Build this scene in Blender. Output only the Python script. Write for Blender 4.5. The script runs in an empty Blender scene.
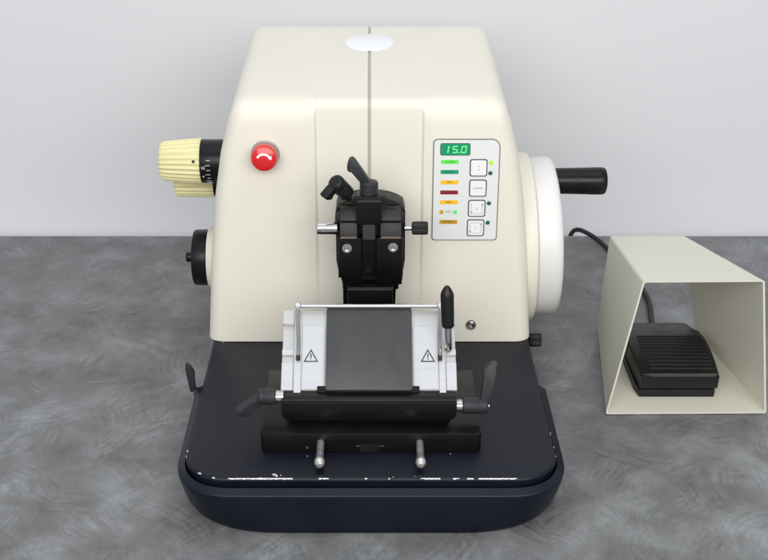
import bpy, bmesh, math, random
from mathutils import Vector, Matrix
random.seed(7)
PI = math.pi
scene = bpy.context.scene
COL = scene.collection

# ------------------------------------------------------------------ materials
def new_mat(name):
    m = bpy.data.materials.new(name); m.use_nodes = True
    return m, m.node_tree.nodes, m.node_tree.links, m.node_tree.nodes['Principled BSDF']

def mat(name, col, rough=0.5, metal=0.0, spec=0.5, var=0.06, scale=40, bump=0.0, bscale=600, emis=None, estr=0.0,
        rvar=0.08, coat=0.0, aniso=None):
    """principled surface with faint procedural unevenness in colour and gloss plus optional fine grain relief"""
    m, N, L, p = new_mat(name)
    tc = N.new('ShaderNodeTexCoord')
    no = N.new('ShaderNodeTexNoise'); no.inputs['Scale'].default_value = scale; no.inputs['Detail'].default_value = 6
    if aniso:
        mp = N.new('ShaderNodeMapping'); mp.inputs['Scale'].default_value = aniso
        L.new(tc.outputs['Object'], mp.inputs['Vector']); L.new(mp.outputs['Vector'], no.inputs['Vector'])
    else:
        L.new(tc.outputs['Object'], no.inputs['Vector'])
    mix = N.new('ShaderNodeMix'); mix.data_type = 'RGBA'
    a = [max(0, c * (1 - var)) for c in col]; b = [min(1, c * (1 + var)) for c in col]
    mix.inputs[6].default_value = (*a, 1); mix.inputs[7].default_value = (*b, 1)
    L.new(no.outputs['Fac'], mix.inputs[0]); L.new(mix.outputs[2], p.inputs['Base Color'])
    mr = N.new('ShaderNodeMapRange'); mr.inputs['To Min'].default_value = max(0.02, rough - rvar)
    mr.inputs['To Max'].default_value = min(1, rough + rvar); mr.inputs['From Min'].default_value = 0.3; mr.inputs['From Max'].default_value = 0.7
    L.new(no.outputs['Fac'], mr.inputs['Value']); L.new(mr.outputs['Result'], p.inputs['Roughness'])
    p.inputs['Metallic'].default_value = metal; p.inputs['Specular IOR Level'].default_value = spec
    p.inputs['Coat Weight'].default_value = coat
    if bump:
        n2 = N.new('ShaderNodeTexNoise'); n2.inputs['Scale'].default_value = bscale; n2.inputs['Detail'].default_value = 3
        L.new(tc.outputs['Object'], n2.inputs['Vector'])
        bu = N.new('ShaderNodeBump'); bu.inputs['Strength'].default_value = bump; bu.inputs['Distance'].default_value = 0.0005
        L.new(n2.outputs['Fac'], bu.inputs['Height']); L.new(bu.outputs['Normal'], p.inputs['Normal'])
    if emis:
        p.inputs['Emission Color'].default_value = (*emis, 1); p.inputs['Emission Strength'].default_value = estr
    return m

CREAM = mat('cream_enamel', (0.725, 0.69, 0.60), 0.5, spec=0.35, var=0.03, scale=9, bump=0.2, bscale=750)
CREAM_GAP = mat('housing_joint', (0.40, 0.38, 0.32), 0.6, var=0.05)
CREAM_COLLAR = mat('cream_collar_plastic', (0.71, 0.67, 0.56), 0.5, spec=0.35, var=0.02, bump=0.1)
WHITE = mat('white_wheel_enamel', (0.72, 0.715, 0.695), 0.38, spec=0.4, var=0.02, scale=12)
STICKER = mat('white_sticker_film', (0.80, 0.81, 0.83), 0.4, var=0.01)
NAVY = mat('navy_paint', (0.0036, 0.0046, 0.0125), 0.34, spec=0.28, var=0.25, scale=14, bump=0.25, bscale=1200, rvar=0.06)
NAVY_TOP = mat('dark_navy_plate_paint', (0.0042, 0.0051, 0.0120), 0.40, spec=0.29, var=0.3, scale=10, bump=0.22, bscale=1400, rvar=0.07)
CHIP = mat('bare_metal_chip', (0.66, 0.66, 0.68), 0.45, 0.2, var=0.3, scale=300)
BLACK = mat('black_anodised', (0.0045, 0.0045, 0.005), 0.32, spec=0.25, var=0.3, scale=30, rvar=0.1)
BLACK_DULL = mat('black_oxide', (0.007, 0.007, 0.007), 0.48, spec=0.3, var=0.35, scale=45, rvar=0.12)
BROWNISH = mat('worn_black_jaw', (0.020, 0.019, 0.017), 0.5, 0.1, spec=0.35, var=0.3, scale=70)
WORN = mat('worn_brown_edge', (0.20, 0.15, 0.11), 0.5, 0.4, var=0.4, scale=200)
PLASTIC = mat('black_plastic', (0.007, 0.007, 0.0075), 0.42, spec=0.35, var=0.2, bump=0.2, bscale=900)
GREYPLASTIC = mat('charcoal_plastic', (0.020, 0.021, 0.024), 0.5, spec=0.4, var=0.15, bump=0.3, bscale=1500)
RUBBER = mat('black_rubber', (0.012, 0.012, 0.012), 0.55, var=0.25, bump=0.2)
CHROME = mat('polished_steel', (0.56, 0.55, 0.54), 0.16, 1.0, var=0.08, scale=120, rvar=0.06)
SATIN = mat('satin_steel', (0.72, 0.71, 0.69), 0.30, 0.85, var=0.06, scale=150)
ALU = mat('brushed_aluminium', (0.52, 0.52, 0.51), 0.38, 0.45, var=0.06, scale=60, aniso=(0.3, 6, 6), rvar=0.06)
ALU_WHITE = mat('satin_white_metal', (0.55, 0.55, 0.575), 0.40, 0.35, var=0.015, scale=60, aniso=(0.3, 5, 5))
RED = mat('red_button_plastic', (0.62, 0.012, 0.014), 0.22, var=0.08, scale=30, coat=0.3)
PRINT_WHITE = mat('white_print', (0.82, 0.80, 0.82), 0.5, var=0.03)
PRINT_BLACK = mat('black_print', (0.02, 0.02, 0.02), 0.5, var=0.1)
PRINT_GREY = mat('grey_print', (0.22, 0.22, 0.22), 0.5, var=0.1)
YELLOW = mat('pale_yellow_plastic', (0.72, 0.66, 0.36), 0.42, var=0.04, scale=30, bump=0.1)
PANEL = mat('pale_grey_panel_film', (0.70, 0.71, 0.70), 0.42, var=0.02, scale=50, bump=0.15, bscale=2500)
PANEL_RIM = mat('panel_edge', (0.17, 0.155, 0.12), 0.5, var=0.1)
BUTTON_RIM = mat('button_dark_rim', (0.075, 0.078, 0.08), 0.5, var=0.1)
BUTTON_FACE = mat('button_white_film', (0.78, 0.78, 0.77), 0.45, var=0.02)
SCREEN = mat('green_display_glass', (0.004, 0.10, 0.055), 0.25, var=0.2, scale=200, emis=(0.0, 0.36, 0.16), estr=0.55)
DIGIT = mat('lit_digit', (0.05, 0.4, 0.1), 0.4, var=0.02, emis=(0.18, 1.0, 0.22), estr=1.0)
def led(name, c, e=0.0): return mat(name, c, 0.35, var=0.04, scale=200, emis=c, estr=e)
GUARD = mat('grey_green_cream_paint', (0.67, 0.65, 0.555), 0.45, var=0.02, scale=8, bump=0.15, bscale=900)

def graphite():
    m, N, L, p = new_mat('graphite_plate')
    tc = N.new('ShaderNodeTexCoord')
    mp = N.new('ShaderNodeMapping'); mp.inputs['Scale'].default_value = (1, 0.35, 0.35)
    n = N.new('ShaderNodeTexNoise'); n.inputs['Scale'].default_value = 90; n.inputs['Detail'].default_value = 8
    L.new(tc.outputs['Object'], mp.inputs[0]); L.new(mp.outputs[0], n.inputs['Vector'])
    cr = N.new('ShaderNodeValToRGB')
    cr.color_ramp.elements[0].position = 0.3; cr.color_ramp.elements[0].color = (0.052, 0.053, 0.055, 1)
    cr.color_ramp.elements[1].position = 0.75; cr.color_ramp.elements[1].color = (0.066, 0.066, 0.066, 1)
    L.new(n.outputs['Fac'], cr.inputs[0]); L.new(cr.outputs[0], p.inputs['Base Color'])
    p.inputs['Metallic'].default_value = 0.4
    r = N.new('ShaderNodeMapRange'); r.inputs['To Min'].default_value = 0.46; r.inputs['To Max'].default_value = 0.58
    L.new(n.outputs['Fac'], r.inputs['Value']); L.new(r.outputs[0], p.inputs['Roughness'])
    return m
GRAPHITE = graphite()

def table_material():
    """grey laminate printed with overlapping fan-shaped brush strokes"""
    m, N, L, p = new_mat('brushed_grey_laminate')
    tc = N.new('ShaderNodeTexCoord')
    wn = N.new('ShaderNodeTexNoise'); wn.inputs['Scale'].default_value = 16; wn.inputs['Detail'].default_value = 4
    L.new(tc.outputs['Object'], wn.inputs['Vector'])
    sub = N.new('ShaderNodeVectorMath'); sub.operation = 'SUBTRACT'; sub.inputs[1].default_value = (0.5, 0.5, 0.5)
    L.new(wn.outputs['Color'], sub.inputs[0])
    sc = N.new('ShaderNodeVectorMath'); sc.operation = 'SCALE'; sc.inputs['Scale'].default_value = 0.022
    L.new(sub.outputs[0], sc.inputs[0])
    add = N.new('ShaderNodeVectorMath'); add.operation = 'ADD'
    L.new(tc.outputs['Object'], add.inputs[0]); L.new(sc.outputs[0], add.inputs[1])
    flat = N.new('ShaderNodeVectorMath'); flat.operation = 'MULTIPLY'; flat.inputs[1].default_value = (1, 1, 0)
    L.new(add.outputs[0], flat.inputs[0])
    def math_(op, a, b=None, clamp=False):
        n = N.new('ShaderNodeMath'); n.operation = op; n.use_clamp = clamp
        for i, v in enumerate((a, b)):
            if v is None: continue
            if isinstance(v, (int, float)): n.inputs[i].default_value = v
            else: L.new(v, n.inputs[i])
        return n.outputs[0]
    def strokes(scale, off, fr, fa):
        s = N.new('ShaderNodeVectorMath'); s.operation = 'MULTIPLY_ADD'
        s.inputs[1].default_value = (scale, scale, 0); s.inputs[2].default_value = (off, off * 1.7, 0)
        L.new(flat.outputs[0], s.inputs[0])
        v = N.new('ShaderNodeTexVoronoi'); v.voronoi_dimensions = '2D'; v.feature = 'F1'; v.inputs['Scale'].default_value = 1
        L.new(s.outputs[0], v.inputs['Vector'])
        d = N.new('ShaderNodeVectorMath'); d.operation = 'SUBTRACT'
        L.new(s.outputs[0], d.inputs[0]); L.new(v.outputs['Position'], d.inputs[1])
        o = N.new('ShaderNodeVectorMath'); o.operation = 'SUBTRACT'; o.inputs[1].default_value = (0.5, 0.5, 0.5)
        L.new(v.outputs['Color'], o.inputs[0])
        o2 = N.new('ShaderNodeVectorMath'); o2.operation = 'MULTIPLY'; o2.inputs[1].default_value = (3.2, 3.2, 0)
        L.new(o.outputs[0], o2.inputs[0])
        e = N.new('ShaderNodeVectorMath'); e.operation = 'ADD'
        L.new(d.outputs[0], e.inputs[0]); L.new(o2.outputs[0], e.inputs[1])
        ln = N.new('ShaderNodeVectorMath'); ln.operation = 'LENGTH'; L.new(e.outputs[0], ln.inputs[0])
        sp = N.new('ShaderNodeSeparateXYZ'); L.new(e.outputs[0], sp.inputs[0])
        ang = math_('ARCTAN2', sp.outputs[1], sp.outputs[0])
        rc = N.new('ShaderNodeSeparateColor'); L.new(v.outputs['Color'], rc.inputs[0])
        cb = N.new('ShaderNodeCombineXYZ')
        L.new(math_('MULTIPLY', ln.outputs['Value'], fr*0.8), cb.inputs[0]); L.new(math_('MULTIPLY', ang, fa), cb.inputs[1])
        L.new(math_('MULTIPLY', rc.outputs[2], 30), cb.inputs[2])
        n = N.new('ShaderNodeTexNoise'); n.inputs['Scale'].default_value = 1; n.inputs['Detail'].default_value = 8; n.inputs['Roughness'].default_value = 0.6
        L.new(cb.outputs[0], n.inputs['Vector'])
        fade = N.new('ShaderNodeMapRange'); fade.interpolation_type = 'SMOOTHSTEP'
        fade.inputs['From Min'].default_value = 0.15; fade.inputs['From Max'].default_value = 0.65
        fade.inputs['To Min'].default_value = 1; fade.inputs['To Max'].default_value = 0.0
        L.new(v.outputs['Distance'], fade.inputs['Value'])
        return math_('MULTIPLY', math_('SUBTRACT', n.outputs['Fac'], 0.5), fade.outputs['Result'])
    s1 = strokes(11, 0.0, 24, 1.6); s2 = strokes(17, 3.3, 20, 1.5); s3 = strokes(8, 7.1, 46, 2.2)
    cl = N.new('ShaderNodeTexNoise'); cl.inputs['Scale'].default_value = 13; cl.inputs['Detail'].default_value = 10; cl.inputs['Roughness'].default_value = 0.66
    L.new(add.outputs[0], cl.inputs['Vector'])
    big = N.new('ShaderNodeTexNoise'); big.inputs['Scale'].default_value = 3.2; big.inputs['Detail'].default_value = 2
    L.new(tc.outputs['Object'], big.inputs['Vector'])
    t = math_('ADD', math_('MULTIPLY', s1, 0.6), math_('MULTIPLY', s2, 0.55))
    t = math_('ADD', t, math_('MULTIPLY', s3, 0.3))
    t = math_('ADD', t, math_('MULTIPLY', math_('SUBTRACT', cl.outputs['Fac'], 0.5), 1.1))
    t = math_('ADD', t, math_('MULTIPLY', math_('SUBTRACT', big.outputs['Fac'], 0.5), 0.3))
    t = math_('ADD', t, 0.5, True)
    cr = N.new('ShaderNodeValToRGB'); els = cr.color_ramp.elements
    els[0].position = 0.17; els[0].color = (0.070, 0.072, 0.073, 1)
    els[1].position = 0.85; els[1].color = (0.30, 0.307, 0.313, 1)
    k = els.new(0.5); k.color = (0.160, 0.163, 0.166, 1)
    L.new(t, cr.inputs[0]); L.new(cr.outputs[0], p.inputs['Base Color'])
    p.inputs['Roughness'].default_value = 0.42; p.inputs['Specular IOR Level'].default_value = 0.4
    b = N.new('ShaderNodeBump'); b.inputs['Strength'].default_value = 0.06; b.inputs['Distance'].default_value = 0.001
    L.new(t, b.inputs['Height']); L.new(b.outputs[0], p.inputs['Normal'])
    return m
TABLE = table_material()
WALL = mat('pale_grey_backdrop', (0.70, 0.70, 0.72), 0.75, spec=0.2, var=0.012, scale=3)

# ------------------------------------------------------------------ mesh helpers
V = Vector
def link(name, bm, mats, parent=None, origin=None, smooth=35):
    """link the bmesh (world coordinates) as ONE mesh object, local to its parent"""
    bmesh.ops.recalc_face_normals(bm, faces=bm.faces)
    me = bpy.data.meshes.new(name)
    if not isinstance(mats, (list, tuple)): mats = [mats]
    for m in mats: me.materials.append(m)
    off = V((0, 0, 0))
    q = parent
    while q is not None: off += q.location; q = q.parent
    loc = V(origin) - off if origin is not None else V((0, 0, 0))
    bmesh.ops.translate(bm, verts=bm.verts, vec=-(off + loc))
    bm.to_mesh(me); bm.free()
    if smooth:
        me.shade_smooth(); me.set_sharp_from_angle(angle=math.radians(smooth))
    o = bpy.data.objects.new(name, me); COL.objects.link(o)
    if parent is not None: o.parent = parent
    o.location = loc
    return o

def merge(dst, src, M=None, mi=0):
    if M is not None: bmesh.ops.transform(src, matrix=M, verts=src.verts)
    vs = [dst.verts.new(v.co) for v in src.verts]
    src.verts.index_update()
    for f in src.faces:
        try:
            nf = dst.faces.new([vs[v.index] for v in f.verts]); nf.material_index = mi
        except ValueError: pass
    src.free()

def box(bm, x0, x1, y0, y1, z0, z1, bev=0.0, seg=2, mi=0, M=None):
    b = bmesh.new()
    bmesh.ops.create_cube(b, size=1, matrix=Matrix.Translation(((x0+x1)/2, (y0+y1)/2, (z0+z1)/2)) @ Matrix.Diagonal((x1-x0, y1-y0, z1-z0, 1)))
    if bev: bmesh.ops.bevel(b, geom=b.edges[:], offset=bev, segments=seg, affect='EDGES', profile=0.5)
    merge(bm, b, M, mi)

def frame(p, axis, ref=(0, 0, 1)):
    a = V(axis).normalized(); r = V(ref)
    if abs(a.dot(r)) > 0.98: r = V((0, 1, 0))
    x = r.cross(a).normalized(); y = a.cross(x)
    return Matrix(((x.x, y.x, a.x, p[0]), (x.y, y.y, a.y, p[1]), (x.z, y.z, a.z, p[2]), (0, 0, 0, 1)))

def lathe(bm, p, axis, prof, n=40, mi=0, rib=None):
    """prof: (distance along axis, radius). rib=(count, depth) corrugates the wall"""
    b = bmesh.new(); rings = []
    for d, r in prof:
        ring = []
        for k in range(n):
            a = 2*PI*k/n
            rr = r
            if rib and r > 1e-4: rr = r - rib[1] * (0.5 - 0.5*math.cos(a*rib[0]))**0.6
            ring.append(b.verts.new((rr*math.cos(a), rr*math.sin(a), d)))
        rings.append(ring)
    for A, B in zip(rings, rings[1:]):
        for k in range(n): b.faces.new((A[k], A[(k+1) % n], B[(k+1) % n], B[k]))
    b.faces.new(rings[0][::-1]); b.faces.new(rings[-1])
    merge(bm, b, frame(p, axis), mi)

def cyl(bm, p0, p1, r, bev=0.001, n=32, mi=0):
    p0 = V(p0); p1 = V(p1); L = (p1-p0).length; b = min(bev, r*0.4, L*0.4)
    lathe(bm, p0, p1-p0, [(0, r-b), (b*0.3, r-b*0.3), (b, r), (L-b, r), (L-b*0.3, r-b*0.3), (L, r-b)], n, mi)

def tube(bm, pts, r, n=16, mi=0):
    pts = [V(p) for p in pts]; rr = r if isinstance(r, (list, tuple)) else [r]*len(pts)
    b = bmesh.new(); rings = []; ref = V((0.13, 0.2, 0.97))
    for i, p in enumerate(pts):
        t = (pts[min(i+1, len(pts)-1)] - pts[max(i-1, 0)]).normalized()
        x = ref.cross(t).normalized(); ref = t.cross(x); y = t.cross(x)
        rings.append([b.verts.new(p + rr[i]*(math.cos(2*PI*k/n)*x + math.sin(2*PI*k/n)*y)) for k in range(n)])
    for A, B in zip(rings, rings[1:]):
        for k in range(n): b.faces.new((A[k], A[(k+1) % n], B[(k+1) % n], B[k]))
    b.faces.new(rings[0][::-1]); b.faces.new(rings[-1])
    merge(bm, b, None, mi)

def spline(pts, k=10):
    pts = [V(p) for p in pts]; P = [pts[0]*2-pts[1]] + pts + [pts[-1]*2-pts[-2]]; out = []
    for i in range(1, len(P)-2):
        for j in range(k):
            t = j/k; a, b, c, d = P[i-1:i+3]
            out.append(0.5*((2*b) + (c-a)*t + (2*a-5*b+4*c-d)*t*t + (3*b-a-3*c+d)*t**3))
    return out + [pts[-1]]

def prism(bm, poly, o, U, W, depth, bev=0.0, seg=2, mi=0):
    """2D outline poly in the (U, W) frame at o, extruded by depth along U x W (both halves)"""
    U = V(U); W = V(W); D = U.cross(W).normalized(); o = V(o)
    b = bmesh.new()
    A = [b.verts.new(o + U*u + W*w - D*depth/2) for u, w in poly]
    B = [b.verts.new(o + U*u + W*w + D*depth/2) for u, w in poly]
    n = len(poly)
    b.faces.new(A[::-1]); b.faces.new(B)
    for k in range(n): b.faces.new((A[k], A[(k+1) % n], B[(k+1) % n], B[k]))
    if bev: bmesh.ops.bevel(b, geom=b.edges[:], offset=bev, segments=seg, affect='EDGES', profile=0.5)
    merge(bm, b, None, mi)

def rrect(w, h, r, n=5, rs=None):
    rs = rs or (r, r, r, r); out = []          # corners: +x+y, -x+y, -x-y, +x-y
    for q, (sx, sy) in enumerate(((1, 1), (-1, 1), (-1, -1), (1, -1))):
        rr = rs[q]; c = (sx*(w/2-rr), sy*(h/2-rr))
        for k in range(n+1):
            a = q*PI/2 + k/n*PI/2
            out.append((c[0]+rr*math.cos(a), c[1]+rr*math.sin(a)))
    return out

def text(bm, s, size, M, mi, extrude=0.00008, shear=0.0, sx=1.0):
    """lettering cut from the built-in typeface, added to the part's own mesh"""
    cu = bpy.data.curves.new('lettering', 'FONT'); cu.body = s; cu.size = size; cu.align_x = 'CENTER'; cu.align_y = 'CENTER'
    cu.extrude = extrude; cu.shear = shear; cu.resolution_u = 3
    o = bpy.data.objects.new('lettering', cu); COL.objects.link(o)
    dg = bpy.context.evaluated_depsgraph_get(); dg.update()
    me = bpy.data.meshes.new_from_object(o.evaluated_get(dg))
    b = bmesh.new(); b.from_mesh(me)
    bpy.data.objects.remove(o); bpy.data.curves.remove(cu); bpy.data.meshes.remove(me)
    merge(bm, b, M @ Matrix.Diagonal((sx, 1, 1, 1)), mi)

def basis(o, X, Y, Z):
    X, Y, Z = V(X), V(Y), V(Z)
    return Matrix(((X.x, Y.x, Z.x, o[0]), (X.y, Y.y, Z.y, o[1]), (X.z, Y.z, Z.z, o[2]), (0, 0, 0, 1)))

def thing(name, loc, label, cat):
    o = bpy.data.objects.new(name, None); COL.objects.link(o); o.location = loc
    o.empty_display_size = 0.05; o['label'] = label; o['category'] = cat
    return o

def sstep(a, b, x):
    t = min(1, max(0, (x-a)/(b-a))); return t*t*(3-2*t)

# ------------------------------------------------------------------ setting
bm = bmesh.new(); box(bm, -2.2, 2.2, -0.1, 1.708, -0.03, 0.0, 0.001)
o = link('table_top', bm, TABLE); o['kind'] = 'structure'; o['label'] = 'grey laminate table top with swirled brush marks'
bm = bmesh.new(); box(bm, -3.5, 3.5, 1.79, 1.83, -0.8, 2.6)
o = link('backdrop_wall', bm, WALL); o['kind'] = 'structure'; o['label'] = 'plain pale grey wall behind the table'

# ------------------------------------------------------------------ the microtome
MIC = thing('microtome', (0, 1.2, 0), 'cream and navy rotary microtome with white handwheel and red stop button', 'microtome')
XB = -0.002                                   # the housing's own centre line
F0Y, F0Z, FK = 1.2614, 0.06, 0.10             # foot of the front face and its lean
T_ = V((0, FK, 1)).normalized(); N_ = V((0, -1, FK)).normalized()
def FP(x, s, h=0.0): return V((x, F0Y, F0Z)) + T_*s + N_*h
FRONT = lambda x, s, h=0.0: basis(FP(x, s, h), (1, 0, 0), T_, N_)

WID = [(0.060, .2030), (0.1166, .1988), (0.169, .1950), (0.245, .1868), (0.30, .1775), (0.328, .1702), (0.350, .1655), (0.366, .1637), (0.45, .1637)]
def half_width(z):
    for (a, wa), (b, wb) in zip(WID, WID[1:]):
        if z <= b:
            return wa + (wb-wa)*max(0, (z-a)/(b-a))
    return WID[-1][1]

def housing():
    RS = 0.07                                   # roof slope
    CZ = 0.3625
    def profile(off_top, off_bot, rho):
        """stations of (Y, z) from the front foot, up the face, over the edge, along the roof and down the back"""
        pts = []
        f = lambda z: F0Y + FK*(z-F0Z) + off_bot + (off_top-off_bot)*sstep(0.06, 0.30, z)
        cy = f(CZ)
        th = math.atan2(RS, 1)
        # rounded edge between front direction and roof direction
        d1 = V((0, FK, 1)).normalized(); d2 = V((0, 1, RS)).normalized()
        C = V((0, cy, CZ + RS*(cy-(F0Y+FK*(CZ-F0Z)))))
        ang = d1.angle(d2); tl = rho*math.tan(ang/2)
        A = C - d1*tl; B = C + d2*tl
        n = 22
        for i in range(n):
            t = i/n; z = 0.0607 + (A.z-0.0607)*(1-(1-t)**1.0)
            pts.append((f(z), z))
        for i in range(9):
            t = i/8
            p = (1-t)**2*A + 2*(1-t)*t*C + t*t*B
            pts.append((p.y, p.z))
        YB = 1.590
        for i in range(1, 16):
            y = B.y + (YB-0.035-B.y)*i/16
            pts.append((y, B.z + RS*(y-B.y)))
        zr = B.z + RS*(YB-B.y)
        for i in range(9):
            t = i/8
            a = V((0, YB-0.035, zr-RS*0.035)); c = V((0, YB, zr)); e = V((0, YB+0.004, zr-0.04))
            p = (1-t)**2*a + 2*(1-t)*t*c + t*t*e
            pts.append((p.y, p.z))
        zl = pts[-1][1]
        for i in range(1, 9):
            pts.append((YB+0.004+0.02*i/8, zl + (0.0607-zl)*i/8))
        return pts
    pad = profile(0.0, 0.0, 0.030); cen = profile(0.005, 0.0002, 0.013)
    R = 0.021
    half = [0.0, 0.0011, 0.0016, 0.0021, 0.004, 0.012, 0.03, 0.05, 0.058, 0.0605, 0.062, 0.0628, 0.0636, 0.0645, 0.0660, 0.068, 0.071, 0.075, 0.08, 0.095, 0.115]
    fill = 6; arc = 8
    def wpad(x): 
        if x < 0.0620: return 0.0
        return 0.72*sstep(0.0615, 0.0652, x) + 0.28*sstep(0.0645, 0.0775, x)
    b = bmesh.new(); grid = []
    n = len(pad)
    def normals(pr):
        out = []
        for i in range(n):
            a = pr[max(i-1, 0)]; c = pr[min(i+1, n-1)]
            t = V((0, c[0]-a[0], c[1]-a[1])).normalized(); out.append(V((0, -t.z, t.y)))
        return out
    npad = normals(pad)
    for i in range(n):
        row = []
        for s in (-1, 1):
            cols = []
            for x in half:
                w = wpad(x)
                y = cen[i][0]*(1-w) + pad[i][0]*w; z = cen[i][1]*(1-w) + pad[i][1]*w
                p = V((0, y, z)); nn = npad[i]
                if x < 0.0018: p -= nn*0.0012
                cols.append(V((XB+s*x, p.y, p.z)))
            z0 = pad[i][1]; W = half_width(z0); xs = half[-1]; xe = W-R
            for k in range(1, fill+1):
                x = xs + (xe-xs)*k/fill
                cols.append(V((XB+s*x, pad[i][0], pad[i][1])))
            for k in range(1, arc+1):
                a = PI/2*k/arc
                p = V((XB+s*(W-R+R*math.sin(a)), pad[i][0], pad[i][1])) - npad[i]*R*(1-math.cos(a))
                cols.append(p)
            row.append(cols)
        L_, R_ = row
        grid.append([b.verts.new(p) for p in (L_[::-1][:-1] + R_)])
    m = len(grid[0]); mid = m//2
    for i in range(n-1):
        for j in range(m-1):
            f = b.faces.new((grid[i][j], grid[i][j+1], grid[i+1][j+1], grid[i+1][j]))
            if abs((j+0.5)-mid) < 2.6 and i < n-8: f.material_index = 1 if abs((j+0.5)-mid) < 2 else 0
    for j in (0, m-1):
        f = b.faces.new([grid[i][j] for i in range(n)])
        bmesh.ops.triangulate(b, faces=[f])
    f = b.faces.new([grid[0][j] for j in range(m)] + [grid[n-1][j] for j in range(m-1, -1, -1)])
    bmesh.ops.triangulate(b, faces=[f])
    bm = bmesh.new()
    vs = {}
    for v in b.verts: vs[v] = bm.verts.new(v.co)
    for f in b.faces:
        try: nf = bm.faces.new([vs[v] for v in f.verts]); nf.material_index = f.material_index
        except ValueError: pass
    b.free()
    # bosses that carry the side controls
    lathe(bm, (0.180, 1.400, 0.1405), (1, 0, 0.035), [(0, .1125), (0.022, .1125), (0.0275, .1110), (0.0300, .1070), (0.0305, .098)], 96)
    lathe(bm, (-0.180, 1.36, 0.1303), (-1, 0, 0), [(0, .041), (0.027, .040), (0.030, .0385)], 48)
    return link('housing', bm, [CREAM, CREAM_GAP], MIC, smooth=32)
HOUS = housing()

# round white sticker on the roof
bm = bmesh.new()
rn = V((0, -0.07, 1)).normalized()
sy = 1.497; sz = 0.3625 + 0.07*(sy-1.29165)
lathe(bm, (XB-0.0, sy, sz-0.0002), rn, [(0, .0318), (0.0009, .0318), (0.0011, .0312)], 64)
link('round_sticker', bm, STICKER, MIC)

# emergency stop
bm = bmesh.new()
bs = (0.3015-0.06)/0.995
lathe(bm, FP(-0.1245, bs, 0.0), N_, [(0, 0.0174), (0.0022, 0.0172), (0.003, 0.0164), (0.003, 0.011)], 48)
COLLAR_BM = bm
bm = bmesh.new()
lathe(bm, FP(-0.1245, bs, 0.003), N_, [(0, .0105), (0.006, .0112), (0.0075, .0152), (0.012, .0160), (0.0165, .0155), (0.0195, .0140), (0.0213, .010), (0.0222, .005), (0.0225, .001)], 48)
ap = []                                          # white turn arrow printed on the cap
for k in range(13):
    a = math.radians(150 - 112*k/12); ap.append((0.0098*math.cos(a), 0.0098*math.sin(a)-0.0022))
a = math.radians(38)
ap += [(0.0117*math.cos(a)-.0000, 0.0117*math.sin(a)-0.0022), (0.0094*math.cos(math.radians(10)), 0.0094*math.sin(math.radians(10))-0.0022), (0.0062*math.cos(a), 0.0062*math.sin(a)-0.0022)]
for k in range(13):
    a = math.radians(38 + 112*k/12); ap.append((0.0073*math.cos(a), 0.0073*math.sin(a)-0.0022))
ab = bmesh.new()
f = ab.faces.new([ab.verts.new((x, y, 0)) for x, y in ap])
bmesh.ops.triangulate(ab, faces=[f])
bmesh.ops.subdivide_edges(ab, edges=ab.edges[:], cuts=2)
def cap_h(r):
    pr = [(.0160, .012), (.0155, .0165), (.0140, .0195), (.010, .0213), (.005, .0222), (0, .0225)]
    for (r0, h0), (r1, h1) in zip(pr, pr[1:]):
        if r <= r0 and r >= r1: return h0 + (h1-h0)*(r0-r)/(r0-r1)
    return .012
for v in ab.verts: v.co.z = 0.003 + cap_h(math.hypot(v.co.x, v.co.y)) + 0.0003
merge(bm, ab, FRONT(-0.1245, bs), 1)
BTN = link('emergency_button', bm, [RED, PRINT_WHITE], MIC)
BTN['label'] = 'red mushroom stop button with white turn arrow'
link('collar', COLLAR_BM, mat('grey_collar', (0.50, 0.50, 0.48), 0.3, 0.5, var=0.1), BTN)

# control panel
def s_of(z): return (z-0.06)/0.995
pcx, pcs = 0.1127, (0.2614+0.1355)/2
pw, ph = 0.0790, 0.1259
bm = bmesh.new()
M = FRONT(pcx, pcs)
def plate(bm, cx, cs, w, h, r, h0, h1, bev=0.0, mi=0, rs=None):
    prism(bm, rrect(w, h, r, rs=rs), FP(cx, cs, (h0+h1)/2), (1, 0, 0), T_, h1-h0, bev, 1, mi)
plate(bm, pcx, pcs, pw, ph, .004, -0.001, 0.0010, 0.0, 1, rs=(.010, .005, .004, .004))
plate(bm, pcx, pcs, pw-.0024, ph-.0024, .003, -0.001, 0.0016, 0.0003, 0, rs=(.009, .004, .003, .003))
# words between the two small lamps of the sixth row
def row(y): return 0.2558 - (y-143.3)*(0.2558-0.1355)/(240-143.3)
def colx(x): return 0.0822 + (x-441)*(0.1377-0.0822)/(487-441)
text(bm, 'MET', 0.0042, FRONT(colx(450), row(211), 0.0017), 2, sx=1.0)
CP = link('control_panel', bm, [PANEL, PANEL_RIM, PRINT_GREY], MIC)
CP['label'] = 'pale grey membrane panel with green readout and four square keys'
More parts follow.
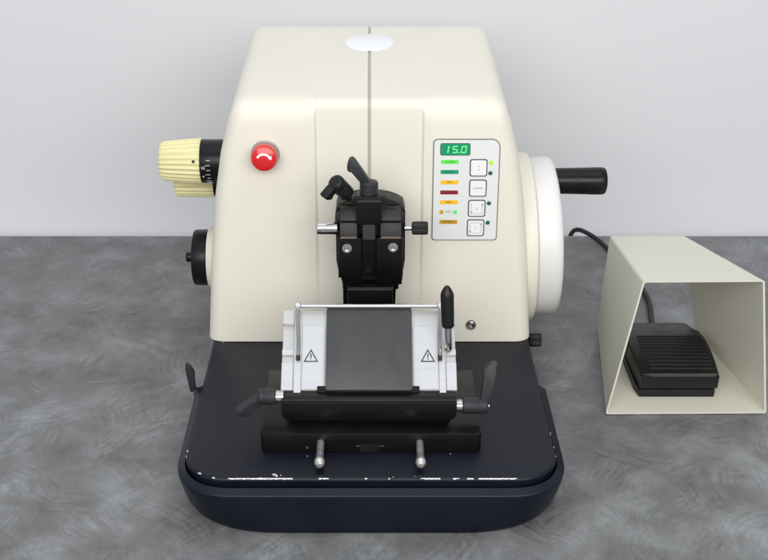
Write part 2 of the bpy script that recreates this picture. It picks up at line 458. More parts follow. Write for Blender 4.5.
# readout
bm = bmesh.new()
dx0, dx1 = colx(441), colx(469.1); ds0, ds1 = row(154.2), row(143.3)
dcx, dcs = (dx0+dx1)/2, (ds0+ds1)/2
plate(bm, dcx, dcs, dx1-dx0+.0016, ds1-ds0+.0014, .0022, 0.0012, 0.0019, 0.0, 1)
plate(bm, dcx, dcs, dx1-dx0, ds1-ds0, .0018, 0.0012, 0.0023)
def seven(bm, cx, cs, segs, w=.0052, h=.0086, t=.00115):
    sh = 0.16
    def q(x0, x1, y0, y1):
        pts = [(x0+sh*y0, y0), (x1+sh*y0, y0), (x1+sh*y1, y1), (x0+sh*y1, y1)]
        prism(bm, pts, FP(cx, cs, 0.00245), (1, 0, 0), T_, 0.0002, 0, 1, 2)
    g = .0003
    d = dict(a=(-w/2+g, w/2-g, h/2-t, h/2), g=(-w/2+g, w/2-g, -t/2, t/2), d=(-w/2+g, w/2-g, -h/2, -h/2+t),
             f=(-w/2-t/2, -w/2+t/2, g, h/2-g), b=(w/2-t/2, w/2+t/2, g, h/2-g), e=(-w/2-t/2, -w/2+t/2, -h/2+g, -g), c=(w/2-t/2, w/2+t/2, -h/2+g, -g))
    for s in segs: q(*d[s])
seven(bm, dcx-.0108, dcs, 'bc', t=.0015); seven(bm, dcx-.0002, dcs, 'afgcd'); seven(bm, dcx+.0100, dcs, 'abcdef')
plate(bm, dcx+.0047-.0005, dcs-.0039, .0012, .0012, .0004, .00235, .00255, 0, 2)
link('display', bm, [SCREEN, BUTTON_RIM, DIGIT], CP)
# coloured indicator strips
strips = [(161.0, (0.10, 0.60, 0.06), 0.35, 'COARSE', 'bright green indicator strip'), (170.9, (0.0, 0.26, 0.13), 0.15, 'START', 'dark green indicator strip'),
          (181.1, (0.80, 0.45, 0.01), 0.1, 'TRIM', 'amber indicator strip below the two green ones'), (191.2, (0.26, 0.006, 0.02), 0.0, 'SECTION', 'dark red indicator strip'),
          (201.0, (0.80, 0.43, 0.01), 0.1, 'FEED', 'amber indicator strip below the dark red one'), (220.9, (0.50, 0.27, 0.008), 0.0, 'RETRACT', 'ochre indicator strip at the bottom')]
for y, c, e, word, lab in strips:
    bm = bmesh.new()
    cx = (colx(441.2)+colx(458.8))/2
    plate(bm, cx, row(y), colx(458.8)-colx(441.2), .0049, .0009, .0012, .0019)
    text(bm, word, 0.0031, FRONT(cx, row(y), 0.00195), 1)
    o = link('indicator_strip', bm, [led('strip_colour', c, e), PRINT_BLACK if word != 'START' else PRINT_BLACK], CP); o['label'] = lab
for x, c, lab in ((443.0, (0.52, 0.33, 0.01), 'small ochre square lamp'), (456.4, (0.10, 0.60, 0.15), 'small green square lamp')):
    bm = bmesh.new(); plate(bm, colx(x), row(211), .0046, .0049, .0009, .0012, .0019)
    o = link('indicator_lamp', bm, led('lamp_colour', c, 0.25 if 'green' in lab else 0), CP); o['label'] = lab
# four square keys
for i, (y, lab) in enumerate(((166.8, 'key with double arrow'), (186.9, 'key with a word on it'), (207.1, 'key with two-arrow bracket mark'), (226.9, 'key with dashed square mark'))):
    bm = bmesh.new(); cx = colx(478.3) + (0 if i < 2 else -.0006*(i-1))
    plate(bm, cx, row(y), .0210, .0214, .0028, .0012, .0020, 0, 1)
    plate(bm, cx, row(y), .0182, .0186, .0018, .0012, .0025, .0002, 0)
    def mark(x0, x1, s0, s1): plate(bm, cx+(x0+x1)/2, row(y)+(s0+s1)/2, x1-x0, s1-s0, .0001, .0024, .0026, 0, 2)
    if i == 0:
        for q in (1, -1):
            mark(-.0011, .0011, q*.0022-.0002, q*.0022+.0002); mark(-.0002, .0002, min(q*.0006, q*.0030), max(q*.0006, q*.0030))
    elif i == 1:
        text(bm, 'COARSE', 0.0030, FRONT(cx, row(y), .00262), 2)
    else:
        k = .0066
        mark(-k, k, -k-.0002, -k+.0002); mark(-k-.0002, -k+.0002, -k, k); mark(k-.0002, k+.0002, -k, k)
        if i == 3: mark(-k, k, k-.0002, k+.0002)
        for (ax, as_, d) in ((k, k*0.75, 1), (-k, -k*0.75, -1)):
            prism(bm, [(-.0012, -d*.0012), (.0012, -d*.0012), (0, d*.0014)], FP(cx+ax, row(y)+as_, .0026), (1, 0, 0), T_, .0002, 0, 1, 2)
        mark(-.0005, .0005, -.0012, .0012) if i == 2 else (mark(-.0011, .0011, .0006, .0011), mark(-.0011, -.0006, -.0014, .0011))
    o = link('push_button', bm, [BUTTON_FACE, BUTTON_RIM, PRINT_GREY], CP); o['label'] = lab
for x, y, c, e, lab in ((490.4, 161.8, (0.22, 0.75, 0.01), 0.8, 'lit bright green lamp'), (490.1, 172.0, (0.006, 0.11, 0.065), 0, 'unlit dark green lamp below the lit one'),
                        (489.8, 202.0, (0.006, 0.11, 0.065), 0, 'dark green lamp beside the third key'), (489.3, 221.7, (0.006, 0.10, 0.06), 0, 'dark green lamp beside the lowest key')):
    bm = bmesh.new(); lathe(bm, FP(colx(x), row(y), .0012), N_, [(0, .0026), (.0008, .0026), (.0017, .0018), (.002, .0005)], 20)
    o = link('indicator_light', bm, led('round_lamp', c, e), CP); o['label'] = lab

# small recessed screw low on the front
bm = bmesh.new(); ss = s_of(.0831)
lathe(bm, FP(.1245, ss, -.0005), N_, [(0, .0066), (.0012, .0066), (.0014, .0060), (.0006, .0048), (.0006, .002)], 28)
lathe(bm, FP(.1250, ss+.0006, 0), N_, [(0, .0042), (.0011, .0042), (.0014, .0036), (.0009, .0020), (.0009, .0008)], 20, 1)
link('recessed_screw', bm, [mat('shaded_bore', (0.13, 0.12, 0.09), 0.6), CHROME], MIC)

# ribbed knobs on the left
def ribbed(x0, x1, y, z, r0, r1, ribs):
    bm = bmesh.new(); L = x0-x1                                 # outer end x1 (more negative), inner end x0
    lathe(bm, (x0, y, z), (-1, 0, 0), [(0, r0-.001), (.001, r0), (L*.3, r0*.7+r1*.3), (L*.7, r0*.3+r1*.7), (L-.005, r1), (L-.002, r1-.0012), (L-.0004, r1-.003), (L, r1-.0055)], ribs*8, 0, rib=(ribs, .0017))
    return bm
bm = ribbed(-0.2125, -0.2650, 1.37, .2602, .0292, .0248, 26)
lathe(bm, (-.2195, 1.37-.0266, .2602+.0095), (0, -1, .36), [(0, .0018), (.0016, .0018), (.0018, .0010)], 14, 1)
KN = link('ribbed_knob', bm, [YELLOW, BROWNISH], MIC, smooth=50); KN['label'] = 'upper pale yellow ribbed knob'
bm = bmesh.new(); cyl(bm, (-.2128, 1.37, .2602), (-.165, 1.37, .2602), .0275, .0008, 48)
for k in range(9):
    a = math.radians(-22 + 13*k)                                 # white scale ticks round the black sleeve
    p = V((0, -.0276*math.cos(a), -.0276*math.sin(a)))
    box(bm, -.2055 if k % 2 else -.2040, -.1995, -.00015, .0002, -.0003, .0003, mi=1, M=Matrix.Translation(V((0, 1.37, .2602))+p) @ Matrix.Rotation(a, 4, 'X'))
for k, sx_ in ((1.5, '10'), (3.5, '4')):
    a = math.radians(-22 + 13*k)
    p = V((-.2085, 1.37 - .0277*math.cos(a), .2602 - .0277*math.sin(a)))
    text(bm, sx_, .0055, basis(p, (1, 0, 0), (0, -math.sin(a), math.cos(a)), (0, -math.cos(a), -math.sin(a))), 1)
o = link('sleeve', bm, [BLACK, PRINT_WHITE], KN)
bm = ribbed(-0.2035, -0.2550, 1.405, .2205, .0225, .0218, 22)
KN2 = link('ribbed_knob', bm, YELLOW, MIC, smooth=50); KN2['label'] = 'lower pale yellow ribbed knob'
bm = bmesh.new(); cyl(bm, (-.204, 1.405, .2205), (-.165, 1.405, .2205), .0205, .0008, 40)
link('sleeve', bm, BLACK, KN2)
# black dial with a centre pin
bm = bmesh.new()
lathe(bm, (-.2105, 1.36, .1303), (-1, 0, 0), [(0, .0360), (.0008, .0366), (.0165, .0362), (.0185, .0352), (.0192, .0335), (.0192, .012)], 56)
o = link('side_dial', bm, BLACK, MIC)
bm = bmesh.new(); cyl(bm, (-.2290, 1.36, .1307), (-.2405, 1.36, .1307), .0066, .0012, 24)
link('pin', bm, BLACK, o)

# handwheel
WC = V((0.2095, 1.400, 0.1425)); WA = V((1, 0, 0.045)).normalized()
bm = bmesh.new()
lathe(bm, WC, WA, [(0, .1000), (.001, .1030), (.0025, .1040), (.021, .1045), (.0270, .1035), (.0310, .1000), (.0325, .0945), (.0325, .06), (.021, .055), (.021, .02)], 96)
WH = link('handwheel', bm, WHITE, MIC)
hp = WC + V((0.0225, -.012, 0.0835))
bm = bmesh.new()
lathe(bm, hp, V((1, 0, -0.0)), [(0, .0155), (.003, .0165), (.03, .0170), (.060, .0178), (.066, .0176), (.069, .0160), (.0705, .012)], 40)
link('crank_handle', bm, BLACK, WH)
# little black knob low on the right
bm = bmesh.new()
cyl(bm, (.185, 1.30, .0405), (.2035, 1.30, .0405), .0050, .0008, 20)
lathe(bm, (.2030, 1.30, .0405), (1, 0, 0), [(0, .0072), (.002, .0085), (.014, .0088), (.0165, .0080), (.0168, .004)], 24*4, 0, rib=(24, .0006))
link('lock_knob', bm, PLASTIC, MIC)

# ---- base plate with chipped edge
def u_path(hx, yf, R, yb, n=14, ex=1.0):
    """left rear -> left side -> round the front -> right rear"""
    P = [(-hx, yb), (-hx, (yb+yf+R)/2), ]
    for k in range(n+1):
        a = PI + PI/2*k/n; P.append((-hx+R-R*abs(math.cos(a))**ex, yf+R-R*abs(math.sin(a))**ex))
    for k in range(1, 12): P.append((-hx+R + (2*hx-2*R)*k/12, yf))
    for k in range(n+1):
        a = 1.5*PI + PI/2*k/n; P.append((hx-R+R*abs(math.cos(a))**ex, yf+R-R*abs(math.sin(a))**ex))
    P += [(hx, (yb+yf+R)/2), (hx, yb)]
    return P
PX, PF, PR = 0.1985, 0.9785, 0.046
bm = bmesh.new(); rings = []
for d, z in ((0.0, 0.040), (0.0, 0.0565), (0.0005, 0.0583), (0.0016, 0.0595), (0.0032, 0.0600)):
    rings.append([bm.verts.new((x, y, z)) for x, y in u_path(PX-d, PF+d, PR-d*0.5, 1.605-d)])
for A, B in zip(rings, rings[1:]):
    n = len(A)
    for k in range(n): bm.faces.new((A[k], A[(k+1) % n], B[(k+1) % n], B[k]))
bm.faces.new(rings[-1]); bm.faces.new(rings[0][::-1])
box(bm, -.188, .188, 1.09, 1.60, .003, .041, .002)
# chips: ragged slivers of bare metal along the rounded front edge
def edge_pt(t):
    P = u_path(PX-.0009, PF+.0009, PR-.0005, 1.605); seg = []
    for a, b in zip(P, P[1:]): seg.append(math.hypot(b[0]-a[0], b[1]-a[1]))
    for (a, b), l in zip(zip(P, P[1:]), seg):
        if t <= l: 
            u = t/l; return V((a[0]+(b[0]-a[0])*u, a[1]+(b[1]-a[1])*u, 0)), V((b[0]-a[0], b[1]-a[1], 0)).normalized()
        t -= l
    return V((P[-1][0], P[-1][1], 0)), V((0, 1, 0))
P = u_path(PX, PF, PR, 1.605)
side_len = 1.605-PF-PR; arc_len = PI/2*PR; t_front = side_len+arc_len
def chip(t0, t1, wmin, wmax):
    n = max(3, int((t1-t0)/0.0012)); up = []; lo = []
    for k in range(n+1):
        t = t0+(t1-t0)*k/n; p, tg = edge_pt(t); nrm = V((tg.y, -tg.x, 0))     # outward
        e = 0.15 if k in (0, n) else 1.0
        a = .75*e*(wmin+(wmax-wmin)*random.random()**2.2)*random.choice((.15, .6, 1, 1)); b_ = e*random.choice((-.0006, .0002, .0010, .0016))
        inn = p - nrm*a
        up.append(bm.verts.new((inn.x, inn.y, 0.06022 if a > 0.0015 else 0.0599)))
        out = p + nrm*0.0005
        lo.append((bm.verts.new((p.x, p.y, 0.05985)), bm.verts.new((out.x, out.y, 0.0592-b_*0.5))))
    for k in range(n):
        f = bm.faces.new((up[k], up[k+1], lo[k+1][0], lo[k][0])); f.material_index = 1
        f = bm.faces.new((lo[k][0], lo[k+1][0], lo[k+1][1], lo[k][1])); f.material_index = 1
def xt(x): return t_front + (x + PX - PR)
for x0, x1, a, b_ in ((-.150, -.112, .0001, .0007), (-.120, -.102, .0006, .0018), (-.112, -.083, .0002, .0009), (-.056, -.0455, .0004, .0015), (-.008, -.0055, .0003, .0012), (.0165, .018, .0003, .001),
                      (.050, .0705, .0005, .0014), (.0835, .090, .0002, .0008), (.098, .105, .0002, .0007), (.110, .128, .0002, .0008), (.128, .150, .0002, .0009)):
    chip(xt(x0), xt(x1), a, b_)
chip(side_len+.004, side_len+.009, .0004, .0016); chip(side_len-.006, side_len-.001, .0005, .002)
chip(side_len+.040, side_len+.0445, .0005, .0018); chip(side_len+.058, side_len+.061, .0004, .0012)
tr = t_front + 2*(PX-PR) + arc_len
chip(tr+.006, tr+.0085, .0004, .0012); chip(tr-.010, tr-.0085, .0004, .0012); chip(tr+.030, tr+.036, .0002, .001)
# one splash of missing paint behind the edge, and scattered nicks
def nick(cx, cy, r):
    vs = [bm.verts.new((cx+r*random.uniform(.5, 1.2)*math.cos(2*PI*k/7), cy+r*random.uniform(.5, 1.2)*math.sin(2*PI*k/7), .06018)) for k in range(7)]
    f = bm.faces.new(vs); f.material_index = 1
nick(-.1005, .9850, .0028); nick(-.0985, .983, .0022); nick(-.094, .984, .001); nick(.023, .981, .0007); nick(.046, .982, .0006); nick(-.068, 1.018, .0008); nick(.085, 1.022, .0008); nick(-.185, 1.26, .0007)
link('base_plate', bm, [NAVY_TOP, CHIP], MIC, smooth=40)

# ---- U-shaped front tray hugging the plate
TX, TF = 0.2075, 0.9615
bm = bmesh.new(); rings = []
secs = [(.0045, .0000, .116), (.0022, .0012, .114), (.0012, .004, .111), (.0007, .009, .106), (.0004, .016, .0985), (.0002, .024, .0905), (.0001, .032, .083), (0, .040, .0755), (.0001, .0460, .0705), (.0002, .0490, .0685), (.0007, .0500, .0675), (.0016, .0506, .0665), (.0082, .0545, .0597), (.0084, .0535, .0595), (.0084, .040, .0595)]
for d, z, R in secs:
    rings.append([bm.verts.new((x, y, z)) for x, y in u_path(TX-d, TF+d, R, 1.168, 18, .8)])
for A, B in zip(rings, rings[1:]):
    for k in range(len(A)-1): bm.faces.new((A[k], A[k+1], B[k+1], B[k]))
for k in range(len(rings[0])-1): bm.faces.new((rings[-1][k], rings[-1][k+1], rings[0][k+1], rings[0][k]))
for e in (0, -1):
    f = bm.faces.new([r[e] for r in rings]); bmesh.ops.triangulate(bm, faces=[f])
link('front_tray', bm, NAVY, MIC, smooth=40)

# ---- clamp levers
ARM = [(0, .0004), (0, .0072), (.012, .0068), (.028, .0064), (.0300, .0088), (.0345, .0082), (.0395, .0052), (.0425, .0022), (.0415, -.0006), (.037, -.0012), (.022, -.0006)]
def clamp_lever(parent, hub0, hub1, r, adir, vdir, mats=GREYPLASTIC, scale=1.0, steel=None, name='clamp_lever', thick=.0085, screw=True, broad=1.0):
    bm = bmesh.new(); hub0 = V(hub0); hub1 = V(hub1); ax = (hub1-hub0).normalized(); L = (hub1-hub0).length
    lathe(bm, hub0, ax, [(0, r*.9), (.001, r), (L*.62, r), (L*.64, r*.97), (L*.66, r), (L-.0025, r), (L-.0008, r*.88), (L, r*.7)], 32)
    a = V(adir).normalized(); v = V(vdir); v = (v - a*v.dot(a)).normalized()
    o = hub1 - ax*(r*.55) 
    prism(bm, [(u*scale, (w-.0035)*scale*broad) for u, w in ARM], o, a, v, thick*scale, .0011*scale, 2)
    if screw: lathe(bm, hub1-ax*.0002, ax, [(0, r*.5), (.001, r*.5), (.0013, r*.42), (.0006, r*.25), (.0006, r*.1)], 18, 1)
    if steel:
        p, rr = steel; cyl(bm, p, hub0 + ax*.001, rr, .0006, 28, 1)
    return link(name, bm, [mats, CHROME], parent)

# lever standing at the rear end of the tray on the left
bm = bmesh.new()
prism(bm, [(0, -.0035), (0, .0035), (.012, .0042), (.021, .0044), (.0225, .0062), (.027, .0060), (.034, .0036), (.0385, .0002), (.0380, -.0022), (.031, -.0036)],
      (-.2135, 1.182, .0385), V((-.12, 0, 1)).normalized(), V((1, 0, .12)).normalized(), .006, .0009, 2)
cyl(bm, (-.2125, 1.182, .036), (-.196, 1.182, .036), .0065, .001, 24)
link('tray_lever', bm, GREYPLASTIC, MIC)

# ------------------------------------------------------------------ specimen head
bm = bmesh.new()
def xz(poly, y0, y1, bev=.0012, mi=0):
    prism(bm, poly, (0, (y0+y1)/2, 0), (1, 0, 0), (0, 0, 1), y1-y0, bev, 2, mi)
c0 = -.0010
out = [(-.0328, .120), (-.0328, .1692), (-.0352, .1852), (-.0385, .1900), (-.0400, .2018), (-.0403, .262), (-.0385, .2690), (.0365, .2690), (.0390, .262), (.0392, .2018), (.0378, .1900), (.0361, .1850), (.0361, .1694), (.0281, .1694), (.0281, .120)]
xz(out, 1.206, 1.236)
box(bm, -.034, .033, 1.230, 1.282, .150, .2520, .002)
# arched cap of the ball joint in two steps
def arch(zs, zt, w, zb):
    pts = [(c0-w, zb), (c0-w, zs-.004)]
    for k in range(17):
        t = -1 + 2*k/16
        pts.append((c0+w*.97*t, zs + (zt-zs)*(1-abs(t)**2.6)))
    return pts + [(c0+w, zs-.004), (c0+w, zb)]
xz(arch(.2680, .2775, .0388, .255), 1.212, 1.236, .0008, 1)
xz(arch(.2695, .2792, .0310, .260), 1.2155, 1.2325, .0008, 1)
xz(arch(.2620, .2705, .0398, .250), 1.2035, 1.2125, .0007, 1)
# centre pillar and the sloping jaws on both sides
prism(bm, [(1.192, .2520), (1.192, .2805), (1.196, .2850), (1.216, .2840), (1.216, .2520)], (-.0023, 0, 0), (0, 1, 0), (0, 0, 1), .0272, .0012, 2, 0)
prism(bm, [(1.186, .2360), (1.192, .2530), (1.21, .2530), (1.21, .2360)], (-.0023, 0, 0), (0, 1, 0), (0, 0, 1), .0150, .0008, 1, 0)
for x0, x1 in ((-.0353, -.0156), (.0106, .0342)):
    prism(bm, [(1.1945, .2560), (1.2065, .2685), (1.215, .2685), (1.215, .2560)], ((x0+x1)/2, 0, 0), (0, 1, 0), (0, 0, 1), x1-x0, .0008, 2, 1)
    prism(bm, [(1.1900, .2385), (1.1965, .2530), (1.21, .2530), (1.21, .2385)], ((x0+x1)/2, 0, 0), (0, 1, 0), (0, 0, 1), x1-x0, .0006, 2, 1)
    box(bm, x0+.0005, x1-.0003, 1.1896, 1.205, .2362, .2384, .0003, 1, 2)
# lower front plate with a slot, and the dovetail foot
for x0, x1 in ((-.0375, -.0108), (.0060, .0365)):
    box(bm, x0, x1, 1.1915, 1.210, .1855, .2358, .001)
box(bm, -.0108, .0060, 1.198, 1.210, .1795, .2340, .0005, 1, 0)
cyl(bm, (-.0024, 1.199, .1905), (-.0024, 1.196, .1905), .0042, .0006, 20)
prism(bm, [(1.184, .130), (1.184, .1740), (1.1865, .1765), (1.209, .1765), (1.209, .130)], (-.0008, 0, 0), (0, 1, 0), (0, 0, 1), .0520, .0009, 2, 0)
# locating pin of polished steel on the left, with its clamp-screw shank above
cyl(bm, (-.0612, 1.2, .2448), (-.038, 1.2, .2448), .0074, .001, 28, 3)
HD = link('specimen_clamp', bm, [BLACK, BROWNISH, WORN, CHROME], MIC)
HD['label'] = 'black specimen clamp head with two levers above'
for x, z in ((-.0272, .2237), (.0250, .2248)):
    bm = bmesh.new()
    lathe(bm, (x, 1.1925, z), (0, -1, 0), [(0, .0058), (.0030, .0058), (.0037, .0050), (.0037, .0030), (.0012, .0026), (.0012, .0005)], 24)
    link('hex_bolt', bm, CHROME, HD)
bm = bmesh.new()
cyl(bm, (.038, 1.2, .2448), (.0475, 1.2, .2448), .0030, .0004, 18, 1)
lathe(bm, (.0465, 1.2, .2448), (1, 0, 0), [(0, .0062), (.001, .0074), (.004, .0076), (.0165, .0076), (.018, .0068), (.0183, .003)], 24*4, 0, rib=(24, .0005))
link('thumb_screw', bm, [PLASTIC, CHROME], HD)
o = clamp_lever(HD, (-.0023, 1.2080, .2820), (-.0023, 1.2090, .2990), .0105, (-.60, .10, .76), (-.85, 0, -.50), scale=.90, thick=.0105, screw=False, broad=1.6); o['label'] = 'clamp lever standing up and leaning left'
o = clamp_lever(HD, (-.0270, 1.208, .2835), (-.0405, 1.195, .3045), .0092, (-.66, -.42, -.70), (.35, .55, -.6), mats=PLASTIC, scale=.52, steel=((-.0245, 1.2145, .2740), .0036), thick=.0190, screw=False, broad=2.2); o['label'] = 'clamp lever tipped over towards the viewer'

# ------------------------------------------------------------------ blade holder
S_ = V((0, .782, .6235)).normalized(); H_ = V((0, -.6235, .782)).normalized()
PB = V((0, 1.06, .1169))
def SP(x, s, h=0.0): return PB + V((x, 0, 0)) + S_*s + H_*h
SIL = basis(PB, (1, 0, 0), S_, H_)
bm = bmesh.new()
# lower clamping block with a T-slot and front chamfers
base_poly = [(-.118, 1.03), (-.1155, 1.0245), (.1150, 1.0245), (.1178, 1.0275), (.1178, 1.155), (-.118, 1.155)]
prism(bm, base_poly, (0, 0, .0723), (1, 0, 0), (0, 1, 0), .0228, .0009, 2)
prism(bm, rrect(.1855, .050, .009, 6), (-.0021, 1.098, .0), (1, 0, 0), (0, 1, 0), .0001)  # shadow joint under the segment
box(bm, -.090, .086, 1.050, 1.15, .0830, .0935, .0008)
# glossy curved segment block
seg_poly = [(-.0957, .1132), (-.0957, .1000), (-.0945, .0950), (-.0915, .0920), (-.0875, .0908), (.0835, .0908), (.0875, .0920), (.0903, .0950), (.0915, .1000), (.0915, .1132)]
prism(bm, seg_poly, (0, 1.0875, 0), (1, 0, 0), (0, 0, 1), .0950, .0011, 2)
prism(bm, [(1.0425, .1128), (1.0435, .1150), (1.0470, .1165), (1.056, .1160), (1.064, .1128)], (-.0021, 0, 0), (0, 1, 0), (0, 0, 1), .1860, .0007, 2)
prism(bm, [(1.058, .1100), (1.075, .1190), (1.130, .1620), (1.150, .1620), (1.150, .1100)], (-.0021, 0, 0), (0, 1, 0), (0, 0, 1), .1640, .0007, 2)
# small marks of the T-slot mouth
box(bm, -.0160, -.0120, 1.0238, 1.026, .0685, .0691, 0, 1, 1); box(bm, .0095, .0140, 1.0238, 1.026, .0685, .0691, 0, 1, 1)
box(bm, -.0115, .0095, 1.0236, 1.026, .0612, .0720, 0, 1, 2)
BH = link('blade_holder', bm, [BLACK, CHROME, BLACK_DULL], MIC)
BH['label'] = 'black blade holder with silver sloping face and levers at both ends'
for lab, fn in (('small steel screw low at the right end', lambda b: cyl(b, (.0915, 1.058, .0690), (.0958, 1.058, .0690), .0042, .0006, 20)),
                ('tiny brass screw in the rail under the dark plate', lambda b: lathe(b, SP(-.0015, -.0105, .0045), (0, -.9, .5), [(0, .0016), (.001, .0016), (.0013, .001)], 12)),
                ('tiny screw in the front of the clamping block', lambda b: cyl(b, (-.0680, 1.0243, .0668), (-.0680, 1.0236, .0668), .0012, .0002, 12))):
    bm = bmesh.new(); fn(bm)
    o = link('set_screw', bm, CHROME, BH); o['label'] = lab
# silver face plate
def sbox(bm, x0, x1, s0, s1, h0, h1, bev=.0003, mi=0): box(bm, x0, x1, s0, s1, h0, h1, bev, 1, mi, SIL)
bm = bmesh.new()
sbox(bm, -.0845, .0815, -.0005, .0925, -.010, 0, .0004, 0)
for sx, xa, xb in ((-1, -.0972, -.0846), (1, .0816, .0928)):
    sbox(bm, xa, xb, -.0005, .0318, -.010, .0004, .0004, 1)
    sbox(bm, xa, xb, .0318, .0400, -.010, -.0040, .0004, 0)
    sbox(bm, xa, xb, .0400, .0470, -.010, .0000, .0004, 1)
    sbox(bm, xa, xb, .0470, .0765, -.010, -.0065, .0004, 0)
    sbox(bm, xa, xb, .0765, .0930, -.010, .0004, .0004, 0)
for xa, xb in ((-.0836, -.0758), (.0738, .0811)):               # slide bars below the finger guard
    sbox(bm, xa, xb, -.0042, .0345, .0001, .0016, .0004, 1)
for xa, xb in ((-.0752, -.0505), (.0460, .0731)):               # white lower halves of the face
    sbox(bm, xa, xb, .0005, .0738, -.001, .0008, .0003, 1)
link('face_plate', bm, [ALU, ALU_WHITE], BH)
bm = bmesh.new(); sbox(bm, -.0580, .0522, -.0040, .0036, -.004, .0030, .0006)
link('retaining_strip', bm, BLACK, BH)
bm = bmesh.new()
prism(bm, rrect(.0938, .0955, .0025), SP(-.0021, .0452, .0048), (1, 0, 0), S_, .0040, .0005, 2)
link('pressure_plate', bm, GRAPHITE, BH)
# warning labels
for cx in (-.0655, .0620):
    bm = bmesh.new()
    w, hh, t = .0080, .0150, .0011
    tri = [(-w, 0), (w, 0), (0, hh)]; c = (0, hh/3)
    inn = [(c[0]+(x-c[0])*.76, c[1]+(y-c[1])*.76) for x, y in tri]
    o0 = SP(cx, .0318, .00105)
    for k in range(3):
        a, b_, c_, d_ = tri[k], tri[(k+1) % 3], inn[(k+1) % 3], inn[k]
        prism(bm, [a, b_, c_, d_], o0, (1, 0, 0), S_, .0002)
    prism(bm, [(-.0005, .0046), (.0005, .0046), (.00065, .0096), (-.00065, .0096)], o0, (1, 0, 0), S_, .0002)
    prism(bm, [(-.00055, .0028), (.00055, .0028), (.00055, .0038), (-.00055, .0038)], o0, (1, 0, 0), S_, .0002)
    o = link('warning_label', bm, PRINT_BLACK, BH, smooth=0)
    o['label'] = 'black warning triangle left of the dark plate' if cx < 0 else 'black warning triangle right of the dark plate'
# finger guard bar
bm = bmesh.new()
tube(bm, [SP(-.0825, .0945, .0085), SP(.0785, .0945, .0085)], .0026, 16)
for x0, x1 in ((-.0807, -.0792), (.0764, .0750)):
    tube(bm, [SP(x0, .0975, .0085), SP(x0, .085, .0080), SP(x1, .055, .0050), SP(x1, .0370, .0040)], .0021, 14)
    lathe(bm, SP(x0, .0945, .0075), H_, [(0, .0036), (.004, .0036), (.0046, .0028)], 16)
    sbox(bm, x1-.0022, x1+.0022, .0325, .0385, .0008, .0060, .0004, 1)
link('finger_guard', bm, [CHROME, BROWNISH], BH)
# black-gripped knife clamping lever
bm = bmesh.new()
g0, g1 = V((.0828, 1.090, .1780)), V((.0806, 1.094, .2255)); ax = g1-g0; L = ax.length
lathe(bm, g0, ax, [(0, .0058), (.0015, .0067), (.006, .0069), (L-.012, .0072), (L-.009, .0070), (L-.005, .0054), (L-.0015, .0032), (L, .0020)], 28)
GR = bm
bm = bmesh.new()
tube(bm, spline([g0+V((0, 0, .004)), (.0832, 1.0895, .170), (.0838, 1.0895, .160), (.0842, 1.092, .150), (.0842, 1.098, .141), (.0842, 1.106, .136)], 6), .0040, 16)
o = link('release_lever', bm, CHROME, BH)
link('grip', GR, PLASTIC, o)
# clamp levers at both ends
o = clamp_lever(BH, (-.1022, 1.052, .1135), (-.1215, 1.052, .1135), .0088, (-.80, -.35, -.50), (.5, .2, -.8), scale=.74, steel=((-.0935, 1.052, .1135), .0068), thick=.014, broad=1.9, screw=False); o['label'] = 'clamp lever at the left end, hanging down'
o = clamp_lever(BH, (.0985, 1.052, .1020), (.1262, 1.052, .1020), .0088, (.16, .30, .94), (-1, 0, 0), scale=1.18, steel=((.0905, 1.052, .1020), .0068), thick=.0085, broad=1.3); o['label'] = 'clamp lever at the right end, standing up'
# two ball-ended pins pointing to the front
for x in (-.0538, .0520):
    bm = bmesh.new()
    lathe(bm, (x, 1.030, .0735), (0, -1, -.09), [(0, .0040), (.029, .0040), (.0315, .0046), (.0345, .0055), (.0375, .0057), (.0405, .0050), (.0425, .0033), (.0430, .001)], 24)
    link('ball_pin', bm, SATIN, BH)

# ------------------------------------------------------------------ foot switch in its guard
GO = V((0.384, 1.19, 0))
bm = bmesh.new()
FL, FR, FTR, FTL = V((.2860, 1.187, .0012)), V((.4830, 1.189, .0012)), V((.4535, 1.190, .1835)), V((.3132, 1.188, .1835))
KL, KR, KTR, KTL = V((.3130, 1.402, .0012)), V((.4474, 1.390, .0012)), V((.4156, 1.390, .1470)), V((.3180, 1.402, .1415))
def shell(loop_f, loop_k, t, n=10):
    """four-sided sheet-metal sleeve with rounded folds"""
    def rounded(lp, off):
        c = sum(lp, V((0, 0, 0)))/4; out = []
        for k in range(4):
            p = lp[k]; a = (lp[k-1]-p).normalized(); b_ = (lp[(k+1) % 4]-p).normalized()
            bis = (a+b_).normalized(); sn = math.sin(a.angle(b_)/2)
            q = p + bis*(off/sn); r = .004 - off*.8
            for j in range(5):
                u = j/4; s0 = q + a*r; s1 = q + b_*r
                out.append((1-u)**2*s0 + 2*(1-u)*u*q + u*u*s1)
        return out
    of, ok = rounded(loop_f, 0), rounded(loop_k, 0); nf, nk = rounded(loop_f, t), rounded(loop_k, t)
    R = [[bm.verts.new(p) for p in lp] for lp in (of, ok, nk, nf)]
    m = len(R[0])
    for A, B in ((0, 1), (1, 2), (2, 3), (3, 0)):
        for k in range(m): bm.faces.new((R[A][k], R[A][(k+1) % m], R[B][(k+1) % m], R[B][k]))
shell([FL, FR, FTR, FTL], [KL, KR, KTR, KTL], .0022)
bmesh.ops.translate(bm, verts=bm.verts, vec=(0, 0, 0))
o = link('foot_switch_guard', bm, GUARD, None, origin=GO, smooth=30)
o['label'] = 'cream sheet-metal foot switch guard, open at both ends, on grey table'; o['category'] = 'switch guard'

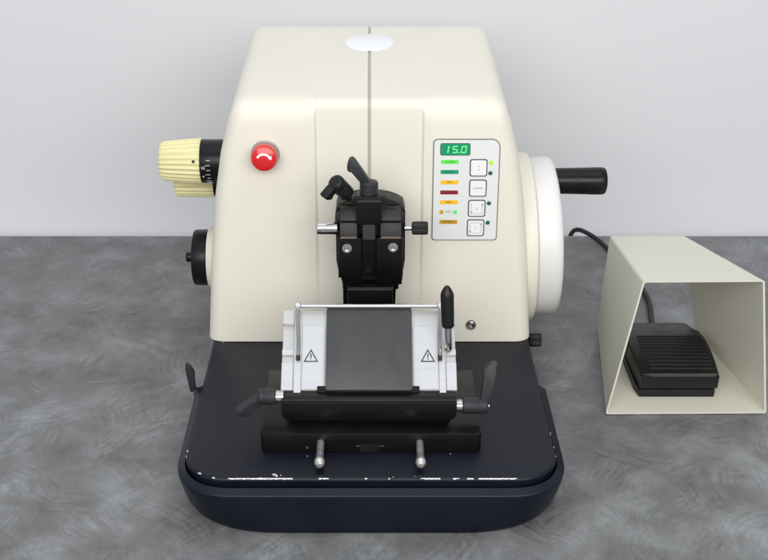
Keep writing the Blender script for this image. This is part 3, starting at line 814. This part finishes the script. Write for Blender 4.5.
FS = thing('foot_switch', (0.384, 1.28, 0.0035), 'black ribbed foot pedal inside the cream metal guard', 'foot switch')
Z0 = 0.0036
bm = bmesh.new()
prism(bm, [(.3335, 1.2215), (.4275, 1.2215), (.4295, 1.240), (.4335, 1.300), (.4310, 1.372), (.4210, 1.380), (.3440, 1.380), (.3335, 1.372), (.3300, 1.300), (.3305, 1.240)], (0, 0, Z0+.0055), (1, 0, 0), (0, 1, 0), .011, .0018, 2)
prism(bm, [(.3370, 1.233), (.4240, 1.233), (.4265, 1.300), (.425, 1.340), (.340, 1.340), (.336, 1.300)], (0, 0, Z0+.014), (1, 0, 0), (0, 1, 0), .010, .001, 1)
link('pedal_base', bm, PLASTIC, FS)
bm = bmesh.new()
# tread: side outline tapers and bulges, top rises towards the front third, with ribs across
TRD = []
def tread_w(t): return (.3345 + .0085*sstep(.45, 1, t) - .003*math.sin(PI*t), .4300 + .0035*math.sin(PI*t) - .0040*sstep(.5, 1, t)**2)
def tread_z(t):
    return Z0 + .0335 + .0065*math.sin(PI*min(1, t*1.1)) - .004*t
rows = []; nrow = 0
ts = [0, .015]
lines = []
t = .06
while t < .60:
    lines.append(t); t += .05
seq = [(0.0, -.004), (.012, -.0008), (.035, 0)]
for t in lines: seq += [(t, 0), (t+.010, .0012), (t+.018, .0012), (t+.028, 0)]
seq += [(.72, -.0005), (.735, -.0025), (.85, -.0040), (.97, -.0060), (1.0, -.009)]
Y0_, Y1_ = 1.2225, 1.374
grid = []
for t, dz in seq:
    y = Y0_ + (Y1_-Y0_)*t; xa, xb = tread_w(t); z = tread_z(t)
    inner = dz
    if t > .7: z += dz; inner = 0
    grid.append([(xa, y, Z0+.0125), (xa-.0005, y, z-.004), (xa+.0012, y, z-.0010), (xa+.012, y, z + min(0, inner)), (xa+.013, y, z+inner), (xb-.0065, y, z+inner), (xb-.0055, y, z+min(0, inner)), (xb-.0012, y, z-.0010), (xb+.0005, y, z-.004), (xb, y, Z0+.0125)])
G = [[bm.verts.new(p) for p in r] for r in grid]
for A, B in zip(G, G[1:]):
    for k in range(len(A)-1): bm.faces.new((A[k], A[k+1], B[k+1], B[k]))
bm.faces.new(G[0]); bm.faces.new(G[-1][::-1])
f = bm.faces.new([r[0] for r in G] + [r[-1] for r in G[::-1]])
link('tread', bm, PLASTIC, FS, smooth=25)
bm = bmesh.new()
path = [(.381, 1.345, .016), (.383, 1.372, .012), (.394, 1.43, .0046), (.4003, 1.478, .0040), (.398, 1.53, .0040), (.390, 1.588, .0040), (.3765, 1.638, .0042), (.3625, 1.682, .0052), (.3460, 1.708, .0072), (.3350, 1.722, .0045), (.3285, 1.731, -.008), (.3250, 1.736, -.040), (.324, 1.737, -.12)]
tube(bm, spline(path, 10), .0037, 14)
link('cord', bm, RUBBER, FS)

# ------------------------------------------------------------------ light
w = bpy.data.worlds.new('World'); scene.world = w; w.use_nodes = True
bg = w.node_tree.nodes['Background']; bg.inputs['Color'].default_value = (0.92, 0.96, 1.0, 1); bg.inputs['Strength'].default_value = 0.53
def area(name, loc, target, sx, sy, power, col=(1, 1, 1)):
    d = bpy.data.lights.new(name, 'AREA'); d.shape = 'RECTANGLE'; d.size = sx; d.size_y = sy; d.energy = power; d.color = col
    o = bpy.data.objects.new(name, d); COL.objects.link(o); o.location = loc
    o.rotation_euler = (V(target)-V(loc)).to_track_quat('-Z', 'Y').to_euler()
    return o
area('softbox_front', (0.1, -0.75, 1.35), (0, 1.25, .2), 3.0, 1.1, 57, (1.0, 0.985, 0.96))
area('softbox_overhead', (0, 1.05, 2.3), (0, 1.15, 0), 2.2, 1.3, 11, (0.84, 0.93, 1.0))

# ------------------------------------------------------------------ camera
cam = bpy.data.cameras.new('camera'); co = bpy.data.objects.new('camera', cam); COL.objects.link(co)
co.location = (0, 0, 0.79); co.rotation_euler = (math.radians(90-27), 0, 0)
cam.sensor_width = 36; cam.lens = 36*1160/768; cam.shift_x = (384-371)/768; cam.clip_end = 50; cam.clip_start = 0.05
cam.dof.use_dof = True; cam.dof.focus_distance = 1.34; cam.dof.aperture_fstop = 20
scene.camera = co
scene.view_settings.view_transform = 'Standard'; scene.view_settings.look = 'None'
scene.view_settings.exposure = 0; scene.view_settings.gamma = 1
